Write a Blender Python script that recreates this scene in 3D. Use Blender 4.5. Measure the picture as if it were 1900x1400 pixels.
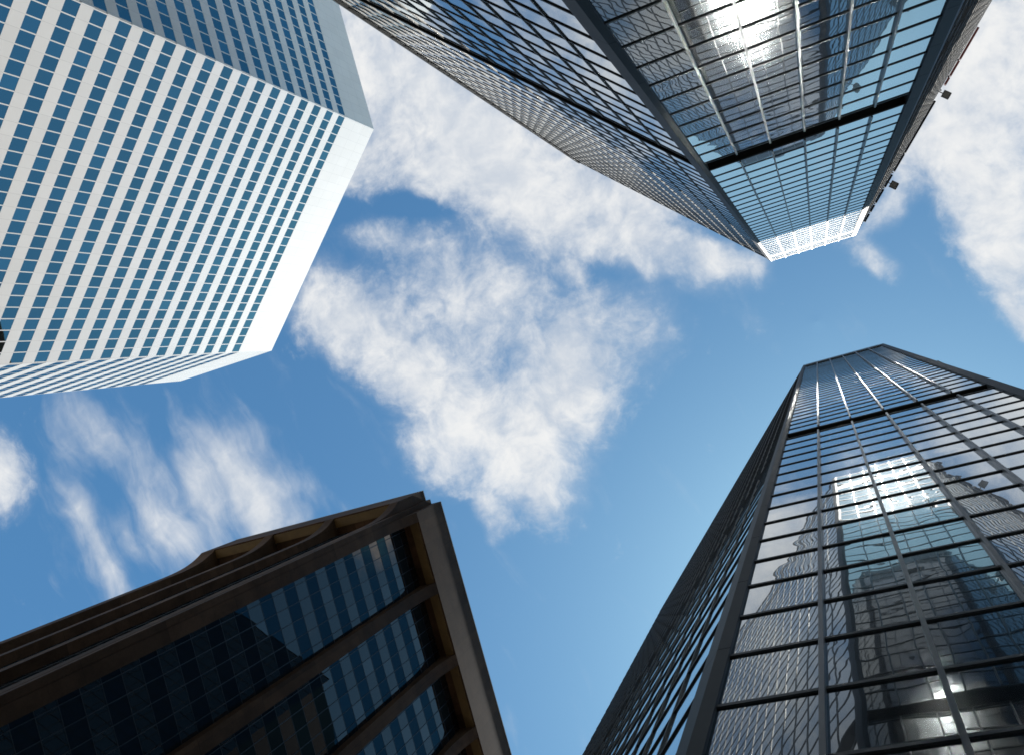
import bpy, math, random
from mathutils import Vector, Matrix
random.seed(7)
S = bpy.context.scene
for o in list(bpy.data.objects): bpy.data.objects.remove(o)

# ---------------------------------------------------------------- camera
CZ = 1.7                                   # eye height above the pavement
FPX, CX, CY = 1780.0, 950.0, 700.0         # focal length / centre in photo pixels (1900x1400)
RX = Vector((0.9135517820, 0.2723416145, 0.3020814238))    # image right, in the world
RY = Vector((-0.2684877724, 0.9617076702, -0.0550697109))  # image down
RZ = Vector((-0.3055117963, -0.0307961360, 0.9516901493))  # viewing direction
cam = bpy.data.cameras.new('camera'); co = bpy.data.objects.new('camera', cam); S.collection.objects.link(co)
M = Matrix.Identity(4)
for i in range(3):
    M[i][0] = RX[i]; M[i][1] = -RY[i]; M[i][2] = -RZ[i]
M[2][3] = CZ
co.matrix_world = M
cam.sensor_width = 36.0; cam.lens = 36.0*FPX/1900.0; cam.clip_start = 0.1; cam.clip_end = 5000
S.camera = co
def ray(px, py): return RX*(px-CX) + RY*(py-CY) + RZ*FPX
def plan(px, py):
    d = ray(px, py); return (d.x/d.z, d.y/d.z)
def proj(p):
    d = Vector(p) - Vector((0, 0, CZ)); z = d.dot(RZ)
    if z < 0.3: return None
    return (CX + FPX*d.dot(RX)/z, CY + FPX*d.dot(RY)/z)

# ---------------------------------------------------------------- render + light
S.render.engine = 'CYCLES'
S.cycles.use_denoising = True; S.cycles.filter_width = 1.65
S.cycles.max_bounces = 14; S.cycles.glossy_bounces = 9; S.cycles.diffuse_bounces = 4
S.cycles.caustics_reflective = True; S.cycles.blur_glossy = 1.0
S.cycles.sample_clamp_indirect = 80.0
S.cycles.use_guiding = True; S.cycles.use_surface_guiding = True; S.cycles.guiding_training_samples = 96
S.view_settings.view_transform = 'Standard'; S.view_settings.look = 'None'
S.view_settings.gamma = 1.0; S.view_settings.exposure = 0.5

SUN_EL = math.radians(69.77); SUN_AZ = math.atan2(0.016, 0.346)
sd = Vector((math.sin(SUN_AZ)*math.cos(SUN_EL), math.cos(SUN_AZ)*math.cos(SUN_EL), math.sin(SUN_EL)))
sl = bpy.data.lights.new('sun', 'SUN'); sl.energy = 5.0; sl.angle = math.radians(0.5); sl.color = (1.0, 0.955, 0.89)
so = bpy.data.objects.new('sun', sl); S.collection.objects.link(so)
so.rotation_euler = (-sd).to_track_quat('-Z', 'Y').to_euler(); so.location = sd*300

W = bpy.data.worlds.new('World'); S.world = W; W.use_nodes = True
nt = W.node_tree; N = nt.nodes; L = nt.links; N.clear()
def nd(t, **k):
    n = N.new(t)
    for a, b in k.items(): setattr(n, a, b)
    return n
def mth(op, a, b=None, c=None, clamp=False):
    n = nd('ShaderNodeMath', operation=op); n.use_clamp = clamp
    for i, v in enumerate((a, b, c)):
        if v is None: continue
        if isinstance(v, (int, float)): n.inputs[i].default_value = v
        else: L.new(v, n.inputs[i])
    return n.outputs[0]
def vmth(op, a, b=None, scale=None, fac=None):
    n = nd('ShaderNodeVectorMath', operation=op)
    for i, v in enumerate((a, b)):
        if v is None: continue
        if isinstance(v, (tuple, list)): n.inputs[i].default_value = v
        else: L.new(v, n.inputs[i])
    if scale is not None: n.inputs['Scale'].default_value = scale
    if fac is not None: L.new(mth('MULTIPLY', fac, scale), n.inputs['Scale'])
    return n.outputs['Value'] if op in ('DOT_PRODUCT', 'LENGTH') else n.outputs['Vector']
def smooth(v, a, b):
    n = nd('ShaderNodeMapRange', interpolation_type='SMOOTHSTEP')
    L.new(v, n.inputs[0]); n.inputs[1].default_value = a; n.inputs[2].default_value = b
    return n.outputs[0]
def noise(v, scale, detail=8, rough=0.55, dist=0.0):
    n = nd('ShaderNodeTexNoise'); L.new(v, n.inputs['Vector'])
    n.inputs['Scale'].default_value = scale; n.inputs['Detail'].default_value = detail
    n.inputs['Roughness'].default_value = rough; n.inputs['Distortion'].default_value = dist
    return n
sky = nd('ShaderNodeTexSky', sky_type='NISHITA', sun_disc=False, sun_elevation=SUN_EL, sun_rotation=SUN_AZ)
sky.altitude = 300; sky.air_density = 1.0; sky.dust_density = 0.75; sky.ozone_density = 3.0
tc = nd('ShaderNodeTexCoord')
sep = nd('ShaderNodeSeparateXYZ'); L.new(tc.outputs['Generated'], sep.inputs[0])
zz = mth('MAXIMUM', sep.outputs[2], 0.06)
cmb = nd('ShaderNodeCombineXYZ'); L.new(mth('DIVIDE', sep.outputs[0], zz), cmb.inputs[0]); L.new(mth('DIVIDE', sep.outputs[1], zz), cmb.inputs[1])
P = cmb.outputs[0]                         # point on a flat cloud deck, in units of its height
warp = noise(P, 9.0, 3, 0.5)
Pw = vmth('ADD', P, vmth('SCALE', vmth('SUBTRACT', warp.outputs['Color'], (0.5, 0.5, 0.5)), scale=0.06))
# banks of cloud: centre, reach along, reach across, bearing (deg), thickness
BANKS = [
 (690, 70, 190, 120, 50, 1.0), (760, 220, 210, 130, 38, 1.05), (900, 300, 180, 95, 32, 1.0), (1050, 395, 190, 85, 30, 1.0),
 (1220, 460, 150, 62, 25, .95), (1345, 490, 70, 35, 10, .8), (640, 300, 90, 70, 60, .8), (700, 450, 80, 40, 0, .6),
 (900, 560, 250, 140, 15, .74), (720, 655, 170, 75, 45, .98), (600, 570, 90, 70, 40, .9), (870, 770, 190, 85, 45, 1.1), (980, 850, 110, 70, 75, 1.0),
 (1080, 690, 150, 80, 100, .8), (1200, 620, 80, 70, 60, .6), (1020, 760, 100, 130, 0, .85), (930, 960, 60, 22, 60, .6),(805, 850, 90, 60, 40, .65),
 (1800, 130, 170, 110, 60, 1.1), (1740, 250, 110, 80, 80, .85), (1830, 300, 200, 95, 60, 1.0), (1870, 440, 190, 60, 65, .95), (1900, 590, 80, 28, 60, .8),
 (1650, 385, 70, 36, 140, .75), (1625, 475, 60, 28, 30, .6), (1960, 60, 160, 160, 0, 1.1),
 (830, 165, 120, 75, 35, .95), (970, 275, 120, 60, 32, .9), (1110, 350, 110, 50, 30, .9), (1180, 200, 220, 150, 30, 1.05), (1330, 60, 200, 120, 20, 1.0), (1480, 150, 120, 120, 20, .75),
 (1440, 985, 75, 120, 100, 1.0, 1), (1790, 800, 100, 60, 160, 1.0, 1), (1870, 870, 120, 60, 20, .8, 1), (1560, 850, 60, 30, 160, .6, 1), (1480, 740, 40, 40, 0, .5, 1),
 (905, 935, 48, 22, 80, .62), (922, 1000, 36, 24, 70, .55), (700, 1000, 70, 45, 0, .8, 2),
 (-20, 870, 62, 66, 0, 1.1), (-60, 900, 110, 70, 0, 1.0), (1390, 600, 60, 30, 30, .35), (1060, 500, 40, 25, 0, .6),
]
def bank(cx, cy, ra, rb, deg, flip=0):
    c, s = math.cos(math.radians(deg)), math.sin(math.radians(deg))
    def plan(x, y):
        d = ray(x, y); return (d.x/d.z*(-1 if flip == 2 else 1), d.y/d.z*(-1 if flip == 1 else 1))
    p0 = plan(cx, cy); pa = plan(cx+c*10, cy+s*10); pb = plan(cx-s*10, cy+c*10)
    a = [(pa[i]-p0[i])/10*ra for i in (0, 1)]; b = [(pb[i]-p0[i])/10*rb for i in (0, 1)]
    det = a[0]*b[1]-a[1]*b[0]
    i0 = (b[1]/det, -b[0]/det, 0); i1 = (-a[1]/det, a[0]/det, 0)
    return p0, i0, i1
def bank_mask(src, lst):
    tot = None
    for cx, cy, ra, rb, deg, wgt, *fl in lst:
        p0, i0, i1 = bank(cx, cy, ra, rb, deg, fl[0] if fl else 0)
        q = vmth('SUBTRACT', src, (p0[0], p0[1], 0))
        u = vmth('DOT_PRODUCT', q, i0); v = vmth('DOT_PRODUCT', q, i1)
        r2 = mth('ADD', mth('MULTIPLY', u, u), mth('MULTIPLY', v, v))
        g = mth('MULTIPLY', mth('POWER', 2.718, mth('MULTIPLY', r2, -0.9)), wgt)
        tot = g if tot is None else mth('MAXIMUM', mth('MAXIMUM', tot, g), mth('MULTIPLY', mth('ADD', tot, g), 0.72))
    return tot
mask = bank_mask(Pw, BANKS)
# elsewhere (behind the photographer, seen only in the glass) scattered banks
far = smooth(noise(P, 1.6, 2, 0.4).outputs[0], 0.5, 0.62)
d0 = vmth('LENGTH', vmth('SUBTRACT', P, (-0.3, -0.05, 0)))
farm = mth('MULTIPLY', mth('MULTIPLY', far, smooth(d0, 0.9, 1.3)), 0.8)
mask = mth('MAXIMUM', mask, farm)
HOLES = [(785, 392, 80, 28, 0, .45), (655, 385, 40, 24, 0, .3), (1110, 495, 60, 24, 0, .3), (690, 470, 50, 20, 10, .2)]
mask = mth('SUBTRACT', mask, bank_mask(Pw, HOLES))
# the light patch of cloud the right-hand tower mirrors
n1 = noise(Pw, 10.0, 10, 0.66, 0.3).outputs[0]
n2 = noise(Pw, 34.0, 7, 0.62, 0.2).outputs[0]
n4 = noise(P, 85.0, 6, 0.66, 0.4).outputs[0]
nn = mth('ADD', mth('MULTIPLY', mth('SUBTRACT', n1, 0.5), 1.75), mth('ADD', mth('MULTIPLY', mth('SUBTRACT', n2, 0.5), 1.0), mth('MULTIPLY', mth('SUBTRACT', n4, 0.5), 0.5)))
den = smooth(mth('ADD', mask, mth('MULTIPLY', nn, 0.9)), 0.28, 1.28)
# combed high cloud low on the left: stretched noise
STREAK = [(145, 955, 85, 24, 58, .95), (195, 1050, 95, 28, 60, .85), (150, 800, 115, 45, 58, .5), (225, 850, 130, 50, 62, .55), (310, 965, 110, 48, 58, .85),
 (440, 905, 130, 78, 65, .95), (520, 955, 85, 62, 75, .85), (365, 900, 100, 60, 60, .55), (255, 1010, 80, 34, 60, .55)]
p0, i0, i1 = bank(330, 900, 100, 100, 62)
st = nd('ShaderNodeCombineXYZ'); L.new(mth('MULTIPLY', vmth('DOT_PRODUCT', Pw, i0), 0.28), st.inputs[0]); L.new(vmth('DOT_PRODUCT', Pw, i1), st.inputs[1])
n3 = noise(st.outputs[0], 2.2, 7, 0.52, 0.35).outputs[0]
mask2 = bank_mask(Pw, STREAK)
den2 = mth('MULTIPLY', smooth(mth('ADD', mask2, mth('ADD', mth('MULTIPLY', mth('SUBTRACT', n3, 0.5), 1.3), mth('MULTIPLY', mth('SUBTRACT', n2, 0.5), 0.25))), 0.08, 1.3), 0.95)
veil = mth('MULTIPLY', smooth(mth('ADD', mask, mth('MULTIPLY', nn, 0.3)), 0.15, 0.95), 0.5)
den = mth('SUBTRACT', 1.0, mth('MULTIPLY', mth('SUBTRACT', 1.0, den), mth('SUBTRACT', 1.0, veil)))
dens = mth('MAXIMUM', den, den2, clamp=True)
tone = smooth(mth('ADD', noise(Pw, 6.0, 5, 0.55).outputs[0], mth('MULTIPLY', mth('SUBTRACT', n2, 0.5), 0.5)), 0.33, 0.66)
ccol = nd('ShaderNodeMixRGB'); L.new(tone, ccol.inputs[0]); ccol.inputs[1].default_value = (0.62, 0.67, 0.74, 1); ccol.inputs[2].default_value = (0.9, 0.9, 0.89, 1)
hs = nd('ShaderNodeHueSaturation'); L.new(sky.outputs[0], hs.inputs['Color']); hs.inputs['Saturation'].default_value = 1.06; hs.inputs['Value'].default_value = 1.0
tn = nd('ShaderNodeMixRGB', blend_type='MULTIPLY'); tn.inputs[0].default_value = 1.0; L.new(hs.outputs[0], tn.inputs[1]); tn.inputs[2].default_value = (0.70, 1.145, 1.175, 1)
b1 = nd('ShaderNodeBackground'); L.new(tn.outputs[0], b1.inputs[0]); b1.inputs[1].default_value = 0.086
b2 = nd('ShaderNodeBackground'); L.new(ccol.outputs[0], b2.inputs[0]); b2.inputs[1].default_value = 0.72
mx = nd('ShaderNodeMixShader'); L.new(mth('MULTIPLY', dens, 0.96), mx.inputs[0]); L.new(b1.outputs[0], mx.inputs[1]); L.new(b2.outputs[0], mx.inputs[2])
ow = nd('ShaderNodeOutputWorld'); L.new(mx.outputs[0], ow.inputs[0])
W.cycles.sampling_method = 'MANUAL'; W.cycles.sample_map_resolution = 1024

# ---------------------------------------------------------------- materials
def newmat(name):
    global N, L
    m = bpy.data.materials.new(name); m.use_nodes = True
    N = m.node_tree.nodes; L = m.node_tree.links
    for n in list(N):
        if n.type == 'BSDF_PRINCIPLED': N.remove(n)
    return m, next(n for n in N if n.type == 'OUTPUT_MATERIAL')
def plain(name, col, rough=0.5, metal=0.0, spec=0.5, var=0.0, vscale=1.0, bump=0.0):
    m, out = newmat(name)
    b = nd('ShaderNodeBsdfPrincipled'); b.inputs['Roughness'].default_value = rough; b.inputs['Metallic'].default_value = metal
    b.inputs['Specular IOR Level'].default_value = spec
    t = nd('ShaderNodeTexCoord')
    if var:
        n = noise(t.outputs['Object'], vscale, 6, 0.6)
        mr = nd('ShaderNodeMapRange'); L.new(n.outputs[0], mr.inputs[0]); mr.inputs[1].default_value = 0.3; mr.inputs[2].default_value = 0.7
        mr.inputs[3].default_value = 1-var; mr.inputs[4].default_value = 1+var
        L.new(vmth('SCALE', (col[0], col[1], col[2])), b.inputs['Base Color'])
        sc = b.inputs['Base Color'].links[0].from_node; L.new(mr.outputs[0], sc.inputs['Scale'])
    else: b.inputs['Base Color'].default_value = (*col, 1)
    L.new(b.outputs[0], out.inputs[0]); return m
def glass(name, tint, lo, hi, wave=0.003, tilt=0.0015, inner=(0.012, 0.014, 0.016), wscale=(0.8, 0.8, 1.15), haze=0.0, f0=0.35, f1=0.97, var=0.0):
    """coated window glass: mirror that strengthens towards grazing view, each pane slightly bowed and tilted"""
    m, out = newmat(name)
    at = nd('ShaderNodeAttribute', attribute_name='rnd')
    t = nd('ShaderNodeTexCoord'); geo = nd('ShaderNodeNewGeometry')
    mp = vmth('MULTIPLY', t.outputs['Object'], wscale)
    nz = nd('ShaderNodeTexNoise', noise_dimensions='4D'); L.new(mp, nz.inputs['Vector']); L.new(mth('MULTIPLY', at.outputs['Fac'], 90.0), nz.inputs['W'])
    nz.inputs['Scale'].default_value = 1.0; nz.inputs['Detail'].default_value = 2.0; nz.inputs['Roughness'].default_value = 0.45
    wn = nd('ShaderNodeTexWhiteNoise', noise_dimensions='1D'); L.new(mth('MULTIPLY', at.outputs['Fac'], 517.0), wn.inputs['W'])
    d = vmth('ADD', vmth('SCALE', vmth('SUBTRACT', nz.outputs['Color'], (0.5, 0.5, 0.5)), scale=wave*3.4, fac=mth('ADD', mth('MULTIPLY', mth('POWER', at.outputs['Fac'], 3.0), 1.6), 0.35)),
             vmth('SCALE', vmth('SUBTRACT', wn.outputs['Color'], (0.5, 0.5, 0.5)), scale=tilt*2))
    nrm = vmth('NORMALIZE', vmth('ADD', geo.outputs['Normal'], d))
    g = nd('ShaderNodeBsdfGlossy'); g.inputs['Roughness'].default_value = 0.0; g.inputs['Color'].default_value = (*tint, 1); L.new(nrm, g.inputs['Normal'])
    if var:
        wv = nd('ShaderNodeTexWhiteNoise', noise_dimensions='1D'); L.new(mth('MULTIPLY', at.outputs['Fac'], 233.0), wv.inputs['W'])
        tv = nd('ShaderNodeVectorMath', operation='SCALE'); tv.inputs[0].default_value = tint; L.new(mth('ADD', mth('MULTIPLY', mth('POWER', wv.outputs['Value'], 3.0), var*2), 1.0-var*0.6), tv.inputs['Scale']); L.new(tv.outputs[0], g.inputs['Color'])
    if haze:
        g2 = nd('ShaderNodeBsdfGlossy'); g2.inputs['Roughness'].default_value = 0.1; g2.inputs['Color'].default_value = (*tint, 1); L.new(nrm, g2.inputs['Normal'])
        gm = nd('ShaderNodeMixShader'); gm.inputs[0].default_value = haze; L.new(g.outputs[0], gm.inputs[1]); L.new(g2.outputs[0], gm.inputs[2]); g = gm
    db = nd('ShaderNodeBsdfDiffuse'); db.inputs['Color'].default_value = (*inner, 1)
    lw = nd('ShaderNodeLayerWeight'); lw.inputs['Blend'].default_value = 0.5
    f = nd('ShaderNodeMapRange', interpolation_type='SMOOTHSTEP'); L.new(lw.outputs['Facing'], f.inputs[0])
    f.inputs[1].default_value = f0; f.inputs[2].default_value = f1; f.inputs[3].default_value = lo; f.inputs[4].default_value = hi
    mix = nd('ShaderNodeMixShader'); L.new(f.outputs[0], mix.inputs[0]); L.new(db.outputs[0], mix.inputs[1]); L.new(g.outputs[0], mix.inputs[2])
    L.new(mix.outputs[0], out.inputs[0]); return m
M_TGLASS = glass('tower_glass', (0.90, 0.93, 0.94), 0.2, 0.9, wave=0.004, tilt=0.0024, haze=0.24, f0=0.45, f1=1.0)
M_AGLASS = glass('blue_glass', (0.33, 0.62, 0.67), 0.45, 0.75, wave=0.001, tilt=0.001, var=0.1)
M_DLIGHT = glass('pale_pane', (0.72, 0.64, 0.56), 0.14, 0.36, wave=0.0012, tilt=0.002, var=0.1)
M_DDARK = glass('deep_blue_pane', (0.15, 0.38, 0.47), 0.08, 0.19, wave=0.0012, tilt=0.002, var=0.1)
M_METAL = plain('bronze_anodised_metal', (0.030, 0.029, 0.028), 0.6, 0.05, 0.3, 0.15, 0.7)
M_FRONT = plain('front_mullion_metal', (0.085, 0.082, 0.077), 0.36, 0.2, 0.6, 0.15, 0.7)
M_PALE = plain('pale_mullion_metal', (0.13, 0.125, 0.115), 0.5, 0.1, 0.5, 0.1, 0.7)
M_TRANS = plain('dark_transom_metal', (0.034, 0.033, 0.031), 0.5, 0.1, 0.45, 0.1, 0.7)
M_BLACK = plain('louvre_black', (0.008, 0.008, 0.008), 0.7, 0, 0.2)
M_BACK = plain('curtain_wall_backing', (0.02, 0.021, 0.022), 0.6)
M_RED = plain('red_oxide_paint', (0.16, 0.022, 0.016), 0.5)
M_LENS = plain('lamp_lens', (0.1, 0.095, 0.085), 0.25)
M_GOLD = plain('bronze_trough', (0.135, 0.075, 0.02), 0.6, 0.0, 0.5, 0.18, 0.9)
M_DFRAME = plain('window_frame_dark', (0.02, 0.022, 0.025), 0.45)
M_SOFFIT = plain('dark_soffit', (0.02, 0.018, 0.016), 0.8)
M_ROOF = plain('roof_gravel', (0.3, 0.29, 0.27), 0.9, var=0.2, vscale=3)
M_GROUND = plain('paving', (0.24, 0.235, 0.22), 0.85, var=0.15, vscale=0.6)
M_ROAD = plain('asphalt', (0.05, 0.05, 0.052), 0.9, var=0.25, vscale=1.5)
M_PAINT = plain('road_paint', (0.75, 0.75, 0.72), 0.7, var=0.1, vscale=2)
M_KERB = plain('kerb_stone', (0.38, 0.37, 0.35), 0.8, var=0.12, vscale=2)

def granite():
    m, out = newmat('brown_granite')
    t = nd('ShaderNodeTexCoord'); b = nd('ShaderNodeBsdfPrincipled'); b.inputs['Roughness'].default_value = 0.7; b.inputs['Specular IOR Level'].default_value = 0.1
    big = noise(t.outputs['Object'], 0.35, 4, 0.6).outputs[0]; fine = noise(t.outputs['Object'], 5.0, 6, 0.7).outputs[0]
    mr = nd('ShaderNodeMixRGB'); L.new(smooth(mth('ADD', mth('MULTIPLY', big, 0.7), mth('MULTIPLY', fine, 0.3)), 0.38, 0.62), mr.inputs[0])
    mr.inputs[1].default_value = (0.058, 0.029, 0.0142, 1); mr.inputs[2].default_value = (0.09, 0.047, 0.0245, 1)
    # slab joints: uv = metres along the face, metres up
    uv = nd('ShaderNodeUVMap', uv_map='UVMap'); s = nd('ShaderNodeSeparateXYZ'); L.new(uv.outputs[0], s.inputs[0])
    fu = mth('ABSOLUTE', mth('SUBTRACT', mth('FRACT', mth('DIVIDE', s.outputs[0], 2.75)), 0.5))
    fv = mth('ABSOLUTE', mth('SUBTRACT', mth('FRACT', mth('DIVIDE', s.outputs[1], 9.4)), 0.5))
    j = mth('MAXIMUM', mth('GREATER_THAN', fu, 0.4935), mth('GREATER_THAN', fv, 0.498))
    # every slab its own shade of stone
    idn = nd('ShaderNodeTexWhiteNoise', noise_dimensions='2D'); cb = nd('ShaderNodeCombineXYZ')
    L.new(mth('FLOOR', mth('ADD', mth('DIVIDE', s.outputs[0], 2.75), 0.5)), cb.inputs[0]); L.new(mth('FLOOR', mth('DIVIDE', s.outputs[1], 9.4)), cb.inputs[1]); L.new(cb.outputs[0], idn.inputs['Vector'])
    k = mth('MULTIPLY', mth('ADD', mth('MULTIPLY', idn.outputs['Value'], 0.5), 0.75), mth('SUBTRACT', 1.0, mth('MULTIPLY', j, 0.5)))
    sc = nd('ShaderNodeVectorMath', operation='SCALE'); L.new(mr.outputs[0], sc.inputs[0]); L.new(k, sc.inputs['Scale'])
    L.new(sc.outputs[0], b.inputs['Base Color']); L.new(b.outputs[0], out.inputs[0]); return m
M_GRAN = granite()
def white_panel():
    m, out = newmat('white_metal_panel')
    t = nd('ShaderNodeTexCoord'); b = nd('ShaderNodeBsdfPrincipled'); b.inputs['Roughness'].default_value = 0.6; b.inputs['Specular IOR Level'].default_value = 0.09
    uv = nd('ShaderNodeUVMap', uv_map='UVMap'); s = nd('ShaderNodeSeparateXYZ'); L.new(uv.outputs[0], s.inputs[0])
    fu = mth('ABSOLUTE', mth('SUBTRACT', mth('FRACT', mth('DIVIDE', s.outputs[0], AMOD)), 0.5))
    j = mth('GREATER_THAN', fu, 0.4915)
    fv = mth('ABSOLUTE', mth('SUBTRACT', mth('FRACT', mth('DIVIDE', mth('SUBTRACT', s.outputs[1], 148.0), 3.3)), 0.5))
    jv = mth('MULTIPLY', mth('GREATER_THAN', fv, 0.495), mth('GREATER_THAN', s.outputs[1], AH*0.932))
    j = mth('MAXIMUM', j, jv)
    cb = nd('ShaderNodeCombineXYZ'); L.new(mth('FLOOR', mth('ADD', mth('DIVIDE', s.outputs[0], AMOD), 0.0)), cb.inputs[0]); L.new(mth('FLOOR', mth('DIVIDE', s.outputs[1], APITCH)), cb.inputs[1])
    wn = nd('ShaderNodeTexWhiteNoise', noise_dimensions='2D'); L.new(cb.outputs[0], wn.inputs['Vector'])
    k = mth('MULTIPLY', mth('ADD', mth('MULTIPLY', wn.outputs['Value'], 0.05), 0.965), mth('SUBTRACT', 1.0, mth('MULTIPLY', j, 0.32)))
    st = noise(t.outputs['Object'], 0.25, 4, 0.6).outputs[0]
    k = mth('MULTIPLY', k, mth('ADD', mth('MULTIPLY', st, 0.1), 0.95))
    sc = nd('ShaderNodeVectorMath', operation='SCALE'); sc.inputs[0].default_value = (0.77, 0.752, 0.72); L.new(k, sc.inputs['Scale'])
    L.new(sc.outputs[0], b.inputs['Base Color']); L.new(b.outputs[0], out.inputs[0]); return m

# ---------------------------------------------------------------- mesh helpers
COL = S.collection
def tag(o, label=None, cat=None, group=None, kind=None):
    if label: o['label'] = label
    if cat: o['category'] = cat
    if group: o['group'] = group
    if kind: o['kind'] = kind
    return o
def empty(name, loc, label, cat, group=None):
    o = bpy.data.objects.new(name, None); COL.objects.link(o); o.location = loc; o.empty_display_size = 2
    return tag(o, label, cat, group)
class MB:
    def __init__(s): s.v = []; s.f = []; s.uv = []; s.r = []
    def quad(s, pts, uv=None, r=0.0):
        i = len(s.v); s.v += [tuple(p) for p in pts]; s.f.append(tuple(range(i, i+len(pts))))
        s.uv += uv if uv else [(0, 0)]*len(pts); s.r.append(r)
    def box(s, F, a0, a1, d0, d1, z0, z1, r=0.0):
        c = [F.at(a, d, z) for z in (z0, z1) for a, d in ((a0, d0), (a1, d0), (a1, d1), (a0, d1))]
        C = [(a, z) for z in (z0, z1) for a in (a0, a1, a1, a0)]
        D = [(d, z) for z in (z0, z1) for d in (d0, d0, d1, d1)]
        U = [(a, d) for z in (z0, z1) for a, d in ((a0, d0), (a1, d0), (a1, d1), (a0, d1))]
        for q, T in (((0, 3, 2, 1), U), ((4, 5, 6, 7), U), ((0, 1, 5, 4), C), ((2, 3, 7, 6), C), ((1, 2, 6, 5), D), ((3, 0, 4, 7), D)):
            s.quad([c[k] for k in q], [T[k] for k in q], r)
    def prism(s, poly, z0, z1, caps=True):
        n = len(poly); run = 0.0
        for i in range(n):
            p, q = poly[i], poly[(i+1) % n]; l = math.hypot(q[0]-p[0], q[1]-p[1])
            s.quad([(p[0], p[1], z0), (q[0], q[1], z0), (q[0], q[1], z1), (p[0], p[1], z1)], [(run, z0), (run+l, z0), (run+l, z1), (run, z1)]); run += l
        if caps:
            s.quad([(p[0], p[1], z1) for p in poly]); s.quad([(p[0], p[1], z0) for p in reversed(poly)])
    def extrude(s, prof, F, a0, a1):          # prof: list of (d, z), closed
        n = len(prof)
        for i in range(n):
            p, q = prof[i], prof[(i+1) % n]
            s.quad([F.at(a0, *p), F.at(a1, *p), F.at(a1, *q), F.at(a0, *q)], [(a0, p[1]), (a1, p[1]), (a1, q[1]), (a0, q[1])])
        for a, o in ((a0, 1), (a1, -1)):
            pr = prof[::o]; s.quad([F.at(a, *p) for p in pr], [(p[0], p[1]) for p in pr])
    def build(s, name, mat, parent=None, label=None, kind=None, fix=True):
        me = bpy.data.meshes.new(name); off = parent.location if parent else Vector((0, 0, 0))
        if parent and parent.parent: off = off + parent.parent.location
        me.from_pydata([(x-off[0], y-off[1], z-off[2]) for x, y, z in s.v], [], s.f)
        ul = me.uv_layers.new(name='UVMap'); ul.data.foreach_set('uv', [c for u in s.uv for c in u])
        at = me.attributes.new('rnd', 'FLOAT', 'FACE'); at.data.foreach_set('value', s.r)
        me.materials.append(mat)
        if fix:
            import bmesh
            bm = bmesh.new(); bm.from_mesh(me); bmesh.ops.remove_doubles(bm, verts=bm.verts, dist=0.0005); bmesh.ops.recalc_face_normals(bm, faces=bm.faces); bm.to_mesh(me); bm.free()
        o = bpy.data.objects.new(name, me); COL.objects.link(o)
        if parent: o.parent = parent
        if label: o['label'] = label
        if kind: o['kind'] = kind
        return o
class Face:
    """wall frame: a = metres along from p0, d = metres outwards, z = height above the ground"""
    def __init__(s, p0, p1, flip=False):
        s.p0 = Vector(p0); d = Vector(p1)-s.p0; s.len = d.length; s.u = d/s.len
        s.n = Vector((s.u.y, -s.u.x)) if not flip else Vector((-s.u.y, s.u.x))
    def at(s, a, d, z): return (s.p0.x+s.u.x*a+s.n.x*d, s.p0.y+s.u.y*a+s.n.y*d, z)
    def pane(s, a0, a1, z0, z1, d):
        q = [s.at(a0, d, z0), s.at(a1, d, z0), s.at(a1, d, z1), s.at(a0, d, z1)]
        v = [Vector(p) for p in q]
        if (v[1]-v[0]).cross(v[2]-v[0]).dot(Vector((s.n.x, s.n.y, 0))) < 0: q.reverse()
        return q
def img_area(q):
    """size of a quad in the photograph (0 when outside it)"""
    pts = [proj(p) for p in q]
    if any(p is None for p in pts): return 0.0
    mx_ = sum(p[0] for p in pts)/len(pts); my = sum(p[1] for p in pts)/len(pts)
    if not (-20 < mx_ < 1920 and -20 < my < 1420): return 0.0
    a = 0.0
    for i in range(len(pts)):
        p, r = pts[i], pts[(i+1) % len(pts)]; a += p[0]*r[1]-r[0]*p[1]
    n = (Vector(q[1])-Vector(q[0])).cross(Vector(q[2])-Vector(q[0]))
    return abs(a)/2 if n.dot(Vector((0, 0, CZ))-Vector(q[0])) > 0 else 0.0
def emit_parts(name, items, parent, limit=100, stufflabel=None):
    """items: (size, MB, material): the `limit` that show largest become parts, the rest one part per material"""
    items.sort(key=lambda t: -t[0])
    for sz, mb, mat in items[:limit]: mb.build(name, mat, parent, fix=len(mb.f) > 1)
    rest = {}
    for sz, mb, mat in items[limit:]:
        t = rest.setdefault(mat.name, (MB(), mat))[0]; k = len(t.v)
        t.v += mb.v; t.f += [tuple(i+k for i in f) for f in mb.f]; t.uv += mb.uv; t.r += mb.r
    for t, mat in rest.values(): t.build(name, mat, parent, kind='stuff', fix=False)

# ---------------------------------------------------------------- ground
def sheet(name, x0, x1, y0, y1, z, mat):
    b = MB(); b.quad([(x0, y0, z), (x1, y0, z), (x1, y1, z), (x0, y1, z)]); o = b.build(name, mat, fix=False); o['kind'] = 'structure'; return o
sheet('ground', -1500, 1500, -1500, 1500, 0, M_GROUND)
sheet('road', -44, -24, -1500, 1500, 0.004, M_ROAD)
for xk in (-44.15, -23.85):
    k = MB(); k.box(Face((xk, -400), (xk, 400)), 0, 800, -0.15, 0.15, 0.001, 0.13); tag(k.build('kerb', M_KERB), kind='structure')
lane = MB()
for i in range(70): lane.quad([(-34.07, -280+i*8, 0.008), (-33.93, -280+i*8, 0.008), (-33.93, -277+i*8, 0.008), (-34.07, -277+i*8, 0.008)])
tag(lane.build('road_marking', M_PAINT, fix=False), kind='structure')

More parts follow.
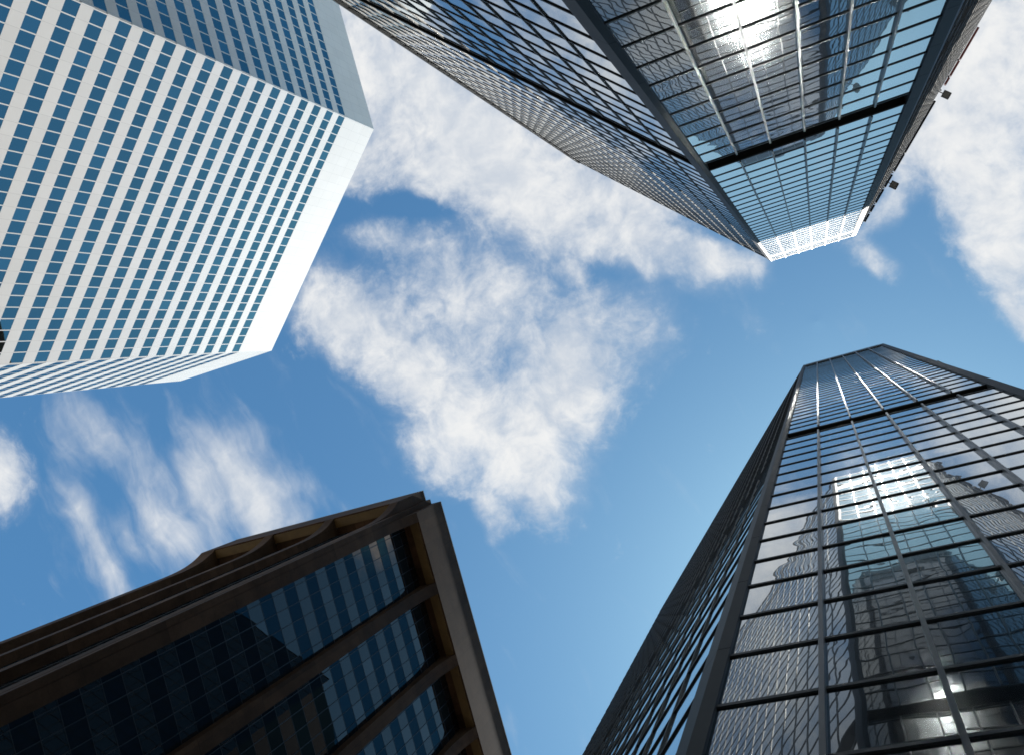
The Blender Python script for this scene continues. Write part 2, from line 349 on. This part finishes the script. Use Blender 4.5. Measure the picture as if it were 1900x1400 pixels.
# ---------------------------------------------------------------- the two glass towers
PITCH = 2.177
def glass_tower(name, label, H, poly, faces, belt_z, z_ref, spandrel_rows, ygl, top_dark):
    """poly: plan of the glass line; faces: (index, bays, bay0, detailed)"""
    H = H+CZ; z_ref = z_ref+CZ
    cx = sum(p[0] for p in poly)/len(poly); cy = sum(p[1] for p in poly)/len(poly)
    root = empty(name, (cx, cy, 0), label, 'skyscraper', 'mirror glass twin towers')
    cen = Vector((cx, cy))
    inner = []
    for p in poly:
        v = cen-Vector(p); inner.append(tuple(Vector(p)+v.normalized()*0.9))
    core = MB(); core.prism(inner, 0, H-0.6); core.build('wall', M_BACK, root)
    rf = MB(); rf.prism(inner, H-0.59, H-0.4); rf.build('roof', M_ROOF, root)
    lv = [z_ref+PITCH*k for k in range(-60, 60)]
    lv = [z for z in lv if 1.0 < z < H-0.4]
    wins = []; trs = []; muls = []
    for fi, bays, a_start, bw in faces:
        F = Face(poly[fi], poly[(fi+1) % len(poly)])
        if F.n.dot(cen-F.p0) > 0: F.n = -F.n
        a_end = a_start+bays*bw
        zs = [0.3]+lv+[H]
        beltrow = [i for i in range(len(zs)-1) if abs((zs[i]+zs[i+1])/2-(belt_z+CZ)) < PITCH/2][0]
        for i in range(len(zs)-1):
            z0, z1 = zs[i], zs[i+1]
            row_top = len(zs)-2-i
            if i == beltrow: continue
            for k in range(bays):
                a0, a1 = a_start+k*bw, a_start+(k+1)*bw
                q = F.pane(a0+0.02, a1-0.02, z0+0.03, z1-0.03, 0.0)
                m = MB(); solid = row_top in spandrel_rows
                m.quad(q, None, random.random()); wins.append((img_area(q), m, M_METAL if solid else M_TGLASS))
        for z in zs[1:]:
            hh = 0.05 if z < H else 0.09
            m = MB(); m.box(F, a_start, a_end, -0.03, 0.034 if z < H else 0.05, z-hh, z+hh)
            trs.append((img_area(F.pane(a_start, a_end, z-hh, z+hh, 0.03)), m, M_TRANS))
        zb0, zb1 = zs[beltrow]+0.05, zs[beltrow+1]-0.05
        m = MB(); m.box(F, a_start, a_end, -0.75, -0.7, zb0-.04, zb1+.04); m.build('louvre_belt', M_BLACK, root)
        # backing panel directly behind the glass, and the ceiling and sill of the recess
        m = MB(); m.box(F, a_start, a_end, -0.09, -0.03, 0, zb0-0.06); m.box(F, a_start, a_end, -0.09, -0.03, zb1+0.06, H-0.5)
        m.box(F, a_start, a_end, -0.69, -0.09, zb1+0.06, zb1+0.1); m.box(F, a_start, a_end, -0.69, -0.09, zb0-0.1, zb0-0.06)
        m.build('inner_wall', M_BLACK, root)
        for k in range(1, bays):
            a = a_start+k*bw
            md = 0.12 if bays == 6 else 0.045; mw = 0.04 if bays == 6 else 0.03
            m = MB(); m.box(F, a-mw, a+mw, -0.01, md, 0.3, zb0-0.02); m.box(F, a-mw, a+mw, -0.01, md, zb1+0.02, H+0.04)
            muls.append((img_area(F.pane(a-.04, a+.04, 60, H, 0.1)), m, M_FRONT if bays == 6 else M_PALE))
    emit_parts('window', wins, root, 100); emit_parts('transom', trs, root, 100); emit_parts('mullion', muls, root, 100)
    return root
def corner_column(root, pts, H, name='corner_column'):
    m = MB(); H = H+CZ; z = 0.3; zs = [0.3]
    while z < H: z = min(z+PITCH*2, H+0.06); zs.append(z)
    for i in range(len(zs)-1): m.prism(pts, zs[i]+(0.02 if i else 0), zs[i+1])
    ctr = (sum(p[0] for p in pts)/len(pts), sum(p[1] for p in pts)/len(pts))
    m.prism([(ctr[0]+(p[0]-ctr[0])*0.9, ctr[1]+(p[1]-ctr[1])*0.9) for p in pts], 0.3, H)
    return m.build(name, M_METAL, root)

XL, XR = -2.79, 6.36                       # ends of the six front bays, the same on both towers
HB, HC = 118.0, 126.5
YB, YC = -8.40, 4.885
BW = (XR-XL)/6
# far tower (top right of the photograph)
pb = [(XL, YB), (-3.27, -8.75), (-21.85, -27.33), (-21.85, -66), (38, -66), (38, -39.63), (7.09, -8.75), (XR, YB)]
tb = glass_tower('glass_tower', 'dark mirror glass skyscraper with sunlit white top, upper right, floodlights on its roof edge', HB, pb,
    [(1, 17, 0.15, 1.53), (5, 28, 0.25, 1.545), (7, 6, 0.0, BW), (2, 25, 0.2, 1.53)], 46.3, 45.2, (3,), YB, False)
corner_column(tb, [(XL+.03, YB-.35), (XL+.03, YB+.08), (-2.98, YB+.08), (-3.27, -8.61), (-3.38, -8.73), (-3.28, -8.9)], HB)
corner_column(tb, [(XR-.03, YB-.35), (XR-.03, YB+.08), (6.80, YB+.08), (7.09, -8.61), (7.20, -8.73), (7.10, -8.9)], HB)
corner_column(tb, [(-21.75, -27.0), (-22.05, -27.3), (-22.05, -27.7), (-21.6, -27.7)], HB)
# near tower (bottom right of the photograph)
pc = [(XL, YC), (-3.27, 5.23), (-29.5, 31.48), (-26, 70), (38, 70), (38, 36.15), (7.09, 5.23), (XR, YC)]
tcw = glass_tower('glass_tower', 'dark mirror glass skyscraper lower right, mirroring the other glass tower and clouds', HC, pc,
    [(1, 24, 0.15, 1.545), (7, 6, 0.0, BW), (5, 28, 0.25, 1.545)], 47.3, 44.07, (), YC, True)
corner_column(tcw, [(XL+.03, YC+.35), (XL+.03, YC-.08), (-2.98, YC-.08), (-3.27, 5.09), (-3.38, 5.21), (-3.28, 5.38)], HC)
corner_column(tcw, [(XR-.03, YC+.35), (XR-.03, YC-.08), (6.80, YC-.08), (7.09, 5.09), (7.20, 5.21), (7.10, 5.38)], HC)
# solid band at the very top of the near tower
m = MB(); m.box(Face((XL+.12, YC), (XR-.12, YC)), 0, XR-XL-.24, 0.01, 0.10, HC+CZ-3.4, HC+CZ-0.1); m.build('parapet_band', M_TRANS, tcw)

# ---- roof rail of the far tower's right flank, and the floodlights
FR = Face((7.09, -8.75), (38, -39.63)); 
if FR.n.dot(Vector((1, 1))) < 0: FR.n = -FR.n
def along(x): return (x-7.09)*math.sqrt(2)
zt = HB+CZ
for a0, a1 in ((8.0, 8.7), (8.9, 9.5), (9.7, 10.9), (11.1, 12.2), (12.5, 14.0), (14.15, 18.6)):
    m = MB(); m.box(FR, along(a0), along(a1), 0.06, 0.30, zt+0.02, zt+0.5); m.build('roof_rail', M_BLACK, tb)
for a0, a1 in ((20.0, 20.6), (20.75, 22.0), (22.15, 24.8)):
    m = MB(); m.box(FR, along(a0), along(a1), 0.10, 0.36, zt+0.02, zt+0.55); m.build('roof_rail', M_RED, tb, label='red painted roof rail')
for x in (8.8, 9.6, 11.0, 12.35, 14.07, 19.5, 20.67, 22.07):
    m = MB(); m.box(FR, along(x)-.05, along(x)+.05, 0.02, 0.22, zt+0.0, zt+0.42); m.build('rail_bracket', M_METAL, tb)
def floodlight(x, y, z, out, label):
    r = empty('floodlight', (x, y, z), label, 'floodlight', 'floodlights on the roof edge')
    o = Vector(out).normalized(); t = Vector((-o.y, o.x))
    F = Face((x, y), (x+t.x, y+t.y)); 
    if F.n.dot(o) < 0: F.n = -F.n
    h = MB()                                # housing: shallow tapered box, lamp side down
    def ring(w, dd, zz): return [F.at(-w, dd[0], zz), F.at(w, dd[0], zz), F.at(w, dd[1], zz), F.at(-w, dd[1], zz)]
    A = ring(0.40, (0.25, 1.05), z-0.12); B = ring(0.42, (0.23, 1.07), z-0.02); Cc = ring(0.26, (0.42, 0.9), z+0.26)
    for P_, Q_ in ((A, B), (B, Cc)):
        for i in range(4): h.quad([P_[i], P_[(i+1) % 4], Q_[(i+1) % 4], Q_[i]])
    h.quad(A[::-1]); h.quad(Cc); h.build('housing', M_TRANS, r)
    l = MB(); l.box(F, -0.30, 0.30, 0.35, 0.95, z-0.135, z-0.121); l.build('lens', M_LENS, r)
    a = MB(); a.box(F, -0.05, 0.05, -0.45, 0.25, z-0.04, z+0.05); a.build('arm', M_TRANS, r)
    v = MB(); v.box(F, -0.34, 0.34, 1.071, 1.10, z-0.16, z+0.02); v.build('visor', M_METAL, r)
    return r
floodlight(11.75, -13.0, zt+0.25, (1, 1), 'square floodlight on the upper right roof, lower of two against the cloud')
floodlight(19.55, -20.85, zt+0.25, (1, 1), 'square floodlight beside the end of the red roof rail')
for i, (x, y) in enumerate(((11.7, 9.55), (19.6, 17.45))):
    floodlight(x, y, HC+CZ+0.25, (1, -1), ['square floodlight on the lower right roof edge, closer to the front', 'square floodlight on the lower right roof edge, farther back'][i])

# ---------------------------------------------------------------- white banded tower (upper left)
AH, APITCH, AMOD = 148.0, 148*0.0256, 1.5
M_WHITE = white_panel()
A0, A1, A2 = (-59.0, -51.1), (-88.9, -21.2), (-108.6, -21.2)
AL = (-59.0, -101.1)
def white_tower():
    poly = [AL, A0, A1, A2, (-138.5, -51.1), (-138.5, -101.1)]
    cen = Vector((-99, -62)); root = empty('office_tower', (-99, -62, 0), 'white panelled skyscraper with bands of square blue windows, upper left', 'skyscraper')
    H = AH+CZ
    ins = []
    for p in poly: v = cen-Vector(p); ins.append(tuple(Vector(p)+v.normalized()*1.0))
    c = MB(); c.prism(ins, 0, H-0.5); c.build('wall', M_BACK, root)
    r = MB(); r.prism(ins, H-0.49, H-0.3); r.build('roof', M_ROOF, root)
    faces = []
    for i in range(4):
        F = Face(poly[i], poly[i+1]); 
        if F.n.dot(cen-F.p0) > 0: F.n = -F.n
        faces.append(F)
    FS = faces[:3]+[Face(poly[3], poly[4]), Face(poly[4], poly[5]), Face(poly[5], poly[0])]
    for F in FS[3:]:
        if F.n.dot(cen-F.p0) > 0: F.n = -F.n
    tops = [H*0+CZ+AH*0.931-APITCH*k for k in range(36)]
    wh = APITCH*0.525
    # bands of white panel between the window strips, each one ring round the tower
    edges = [(tops[0], H)]+[(tops[k+1], tops[k]-wh) for k in range(35)]+[(0, tops[35]-wh)]
    def ring(z0, z1, name):
        m = MB()
        for F in FS:
            off = F.len % AMOD/2
            q = [F.at(0, 0, z0), F.at(F.len, 0, z0), F.at(F.len, 0, z1), F.at(0, 0, z1)]
            m.quad(q, [(-off, z0-CZ), (F.len-off, z0-CZ), (F.len-off, z1-CZ), (-off, z1-CZ)])
        # undersides and tops, a real thickness
        inn = []
        n = len(poly)
        for i in range(n):
            a, bb = FS[(i-1) % n].n, FS[i].n; s = (a+bb)/(1+a.dot(bb)); inn.append((poly[i][0]-s.x*0.4, poly[i][1]-s.y*0.4))
        for z in (z0, z1):
            for i in range(n):
                p, q = poly[i], poly[(i+1) % n]; pi, qi = inn[i], inn[(i+1) % n]
                m.quad([(p[0], p[1], z), (q[0], q[1], z), (qi[0], qi[1], z), (pi[0], pi[1], z)], [(.5, z)]*4)
        m.build(name, M_WHITE, root, fix=False)
    for i, (z0, z1) in enumerate(edges): ring(z0, z1, 'parapet' if i == 0 else 'spandrel')
    wins = []; posts = []
    for F in FS[:3]:
        off = F.len % AMOD/2; nb = int(F.len//AMOD)
        cuts = [0.12]+[off+AMOD*k for k in range(0 if off > 0.5 else 1, nb+(1 if off > 0.5 else 0))]+[F.len-0.12]
        for k in range(len(cuts)-1):
            for zt_ in tops:
                q = F.pane(cuts[k]+0.05, cuts[k+1]-0.05, zt_-wh-0.02, zt_+0.02, -0.018)
                m = MB(); m.quad(q, None, random.random()); wins.append((img_area(q), m, M_AGLASS))
        for a in cuts:
            m = MB(); m.box(F, a-0.065, a+0.065, -0.3, -0.004, 0.5, tops[0]+.1)
            posts.append((img_area(F.pane(a-.06, a+.06, 40, tops[0], 0)), m, M_WHITE))
    emit_parts('window', wins, root, 100); emit_parts('mullion', posts, root, 100)
    return root
white_tower()

# ---------------------------------------------------------------- brown granite building (lower left)
def granite_building():
    k = 120.0; g_ = k/105.0; H = k+CZ
    xS, yS = -46.5*g_, 6.55*g_                    # faces of the roof slabs
    FL = 1.3                                # how far the slabs stand proud of the piers
    xP, yP = xS-FL, yS+FL                   # faces of the piers
    y0_, x0_ = 8.28*g_, -48.3*g_; y_end, x_end = y0_+(8.22*5+1.25)*g_, -75.4*g_
    root = empty('granite_building', (-62, 30, 0), 'dark brown granite office block with flared piers and a heavy roof slab, lower left', 'office building')
    zs0, zg0 = CZ+0.932*k, CZ+0.9115*k      # slab underside, underside of the bronze trough
    E = Face((xP, y0_), (xP, y_end)); E.n = Vector((1, 0))
    Nn = Face((x0_, yP), (x_end, yP)); Nn.n = Vector((0, -1))
    core = MB(); core.prism([(xP-2.6, yP+2.6), (x_end+1.5, yP+2.6), (x_end+1.5, y_end-1.5), (xP-2.6, y_end-1.5)], 0, H-0.5); core.build('wall', M_SOFFIT, root)
    rf = MB(); rf.prism([(xP-2.6, yP+2.6), (x_end+1.5, yP+2.6), (x_end+1.5, y_end-1.5), (xP-2.6, y_end-1.5)], H-0.49, H-0.35); rf.build('roof', M_ROOF, root)
    prof = [(-1.5, 0.0), (0.0, 0.0), (0.0, CZ+0.845*k)]
    for i in range(1, 13):                  # the pier swings out under the slab
        t = i/12.0; prof.append((FL*(0.30*t*t*0.4+0.88*t**3.4) if t < 1 else FL-0.004, CZ+(0.845+0.087*t)*k))
    prof += [(-1.5, zs0)]
    wins = []; bars = []
    piers = {0: [], 1: []}
    for fi, F, opens in ((0, E, [((1.05+8.22*i)*g_, (8.02+8.22*i)*g_) for i in range(5)]), (1, Nn, [(1.1*g_, 8.4*g_), (9.6*g_, 16.7*g_), (17.9*g_, 25.1*g_)])):
        L_ = F.len
        s = MB(); s.box(F, 0, L_, -1.5, FL, zs0+0.003, H); s.build('roof_slab', M_GRAN, root)
        cp = MB(); cp.box(F, -0.02 if fi else 0, L_, -1.0, FL+0.05, H+0.003, H+0.12); cp.build('coping', M_KERB, root)
        edges = [0.0]+[e for o in opens for e in o]+[L_]
        for i in range(0, len(edges), 2):
            p = MB(); p.extrude(prof, F, edges[i], edges[i+1]); p.build('pier', M_GRAN, root)
        for a0, a1 in opens:
            g = MB(); g.box(F, a0+0.03, a1-0.03, FL-1.3, FL-0.2, zs0-0.16, zs0-0.003); g.build('bronze_trough', M_GOLD, root)
            c = MB(); c.box(F, a0+0.02, a1-0.02, -1.2, FL-1.31, zs0+0.9, zs0+1.2); c.build('soffit', M_SOFFIT, root)
            for sgn in (a0+0.18, a1-0.18):
                l = MB(); l.box(F, sgn-0.06, sgn+0.06, FL-1.44, FL-1.31, zs0-0.24, zs0-0.02); l.build('downlight', M_METAL, root)
            gd = -0.95
            z_top = zs0+0.8; zt_ = z_top; row = 0
            n = 5; pw = 1.4*g_; first = (a1-a0-n*pw)/2+0.35
            cuts = [a0]+[a0+0.55*g_+pw*j for j in range(n)]+[a1]
            zl = [z_top]; z = CZ+0.8823*k+0.0177*k*3
            while z > 1.0: zl.append(z); z -= 0.0177*k
            zl.append(0.4)
            for j in range(len(cuts)-1):
                for r in range(len(zl)-1):
                    q = F.pane(cuts[j]+0.025, cuts[j+1]-0.025, zl[r+1]+0.03, zl[r]-0.03, gd)
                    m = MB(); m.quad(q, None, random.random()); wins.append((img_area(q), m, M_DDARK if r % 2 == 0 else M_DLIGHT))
            bk = MB(); bk.box(F, a0+0.01, a1-0.01, gd-0.12, gd-0.06, 0.3, z_top); bk.build('inner_wall', M_BLACK, root)
            for c_ in cuts[1:-1]:
                m = MB(); m.box(F, c_-0.035, c_+0.035, gd-0.05, gd+0.05, 0.4, z_top); bars.append((img_area(F.pane(c_-.03, c_+.03, 50, z_top, gd+.05))+1, m, M_DFRAME))
            for z in zl[1:-1]:
                m = MB(); m.box(F, a0+0.01, a1-0.01, gd-0.05, gd+0.018, z-0.03, z+0.03); bars.append((img_area(F.pane(a0, a1, z-.03, z+.03, gd+.02)), m, M_DFRAME))
    emit_parts('window', wins, root, 100); emit_parts('glazing_bar', bars, root, 100)
    # the re-entrant corner between the two slabs
    c = MB(); c.prism([(xP-.02, yP+.02), (xP-.02, y0_-.01), (x0_+.01, y0_-.01), (x0_+.01, yP+.02)], 0, zs0-0.01); c.build('corner_pier', M_GRAN, root)
    c = MB(); c.prism([(xP-.04, yP+.04), (xP-.04, yP+2), (xP-2.2, yP+2), (xP-2.2, yP+.04)], zs0-0.3, H-0.02); c.build('roof_slab', M_GRAN, root)
    return root
granite_building()
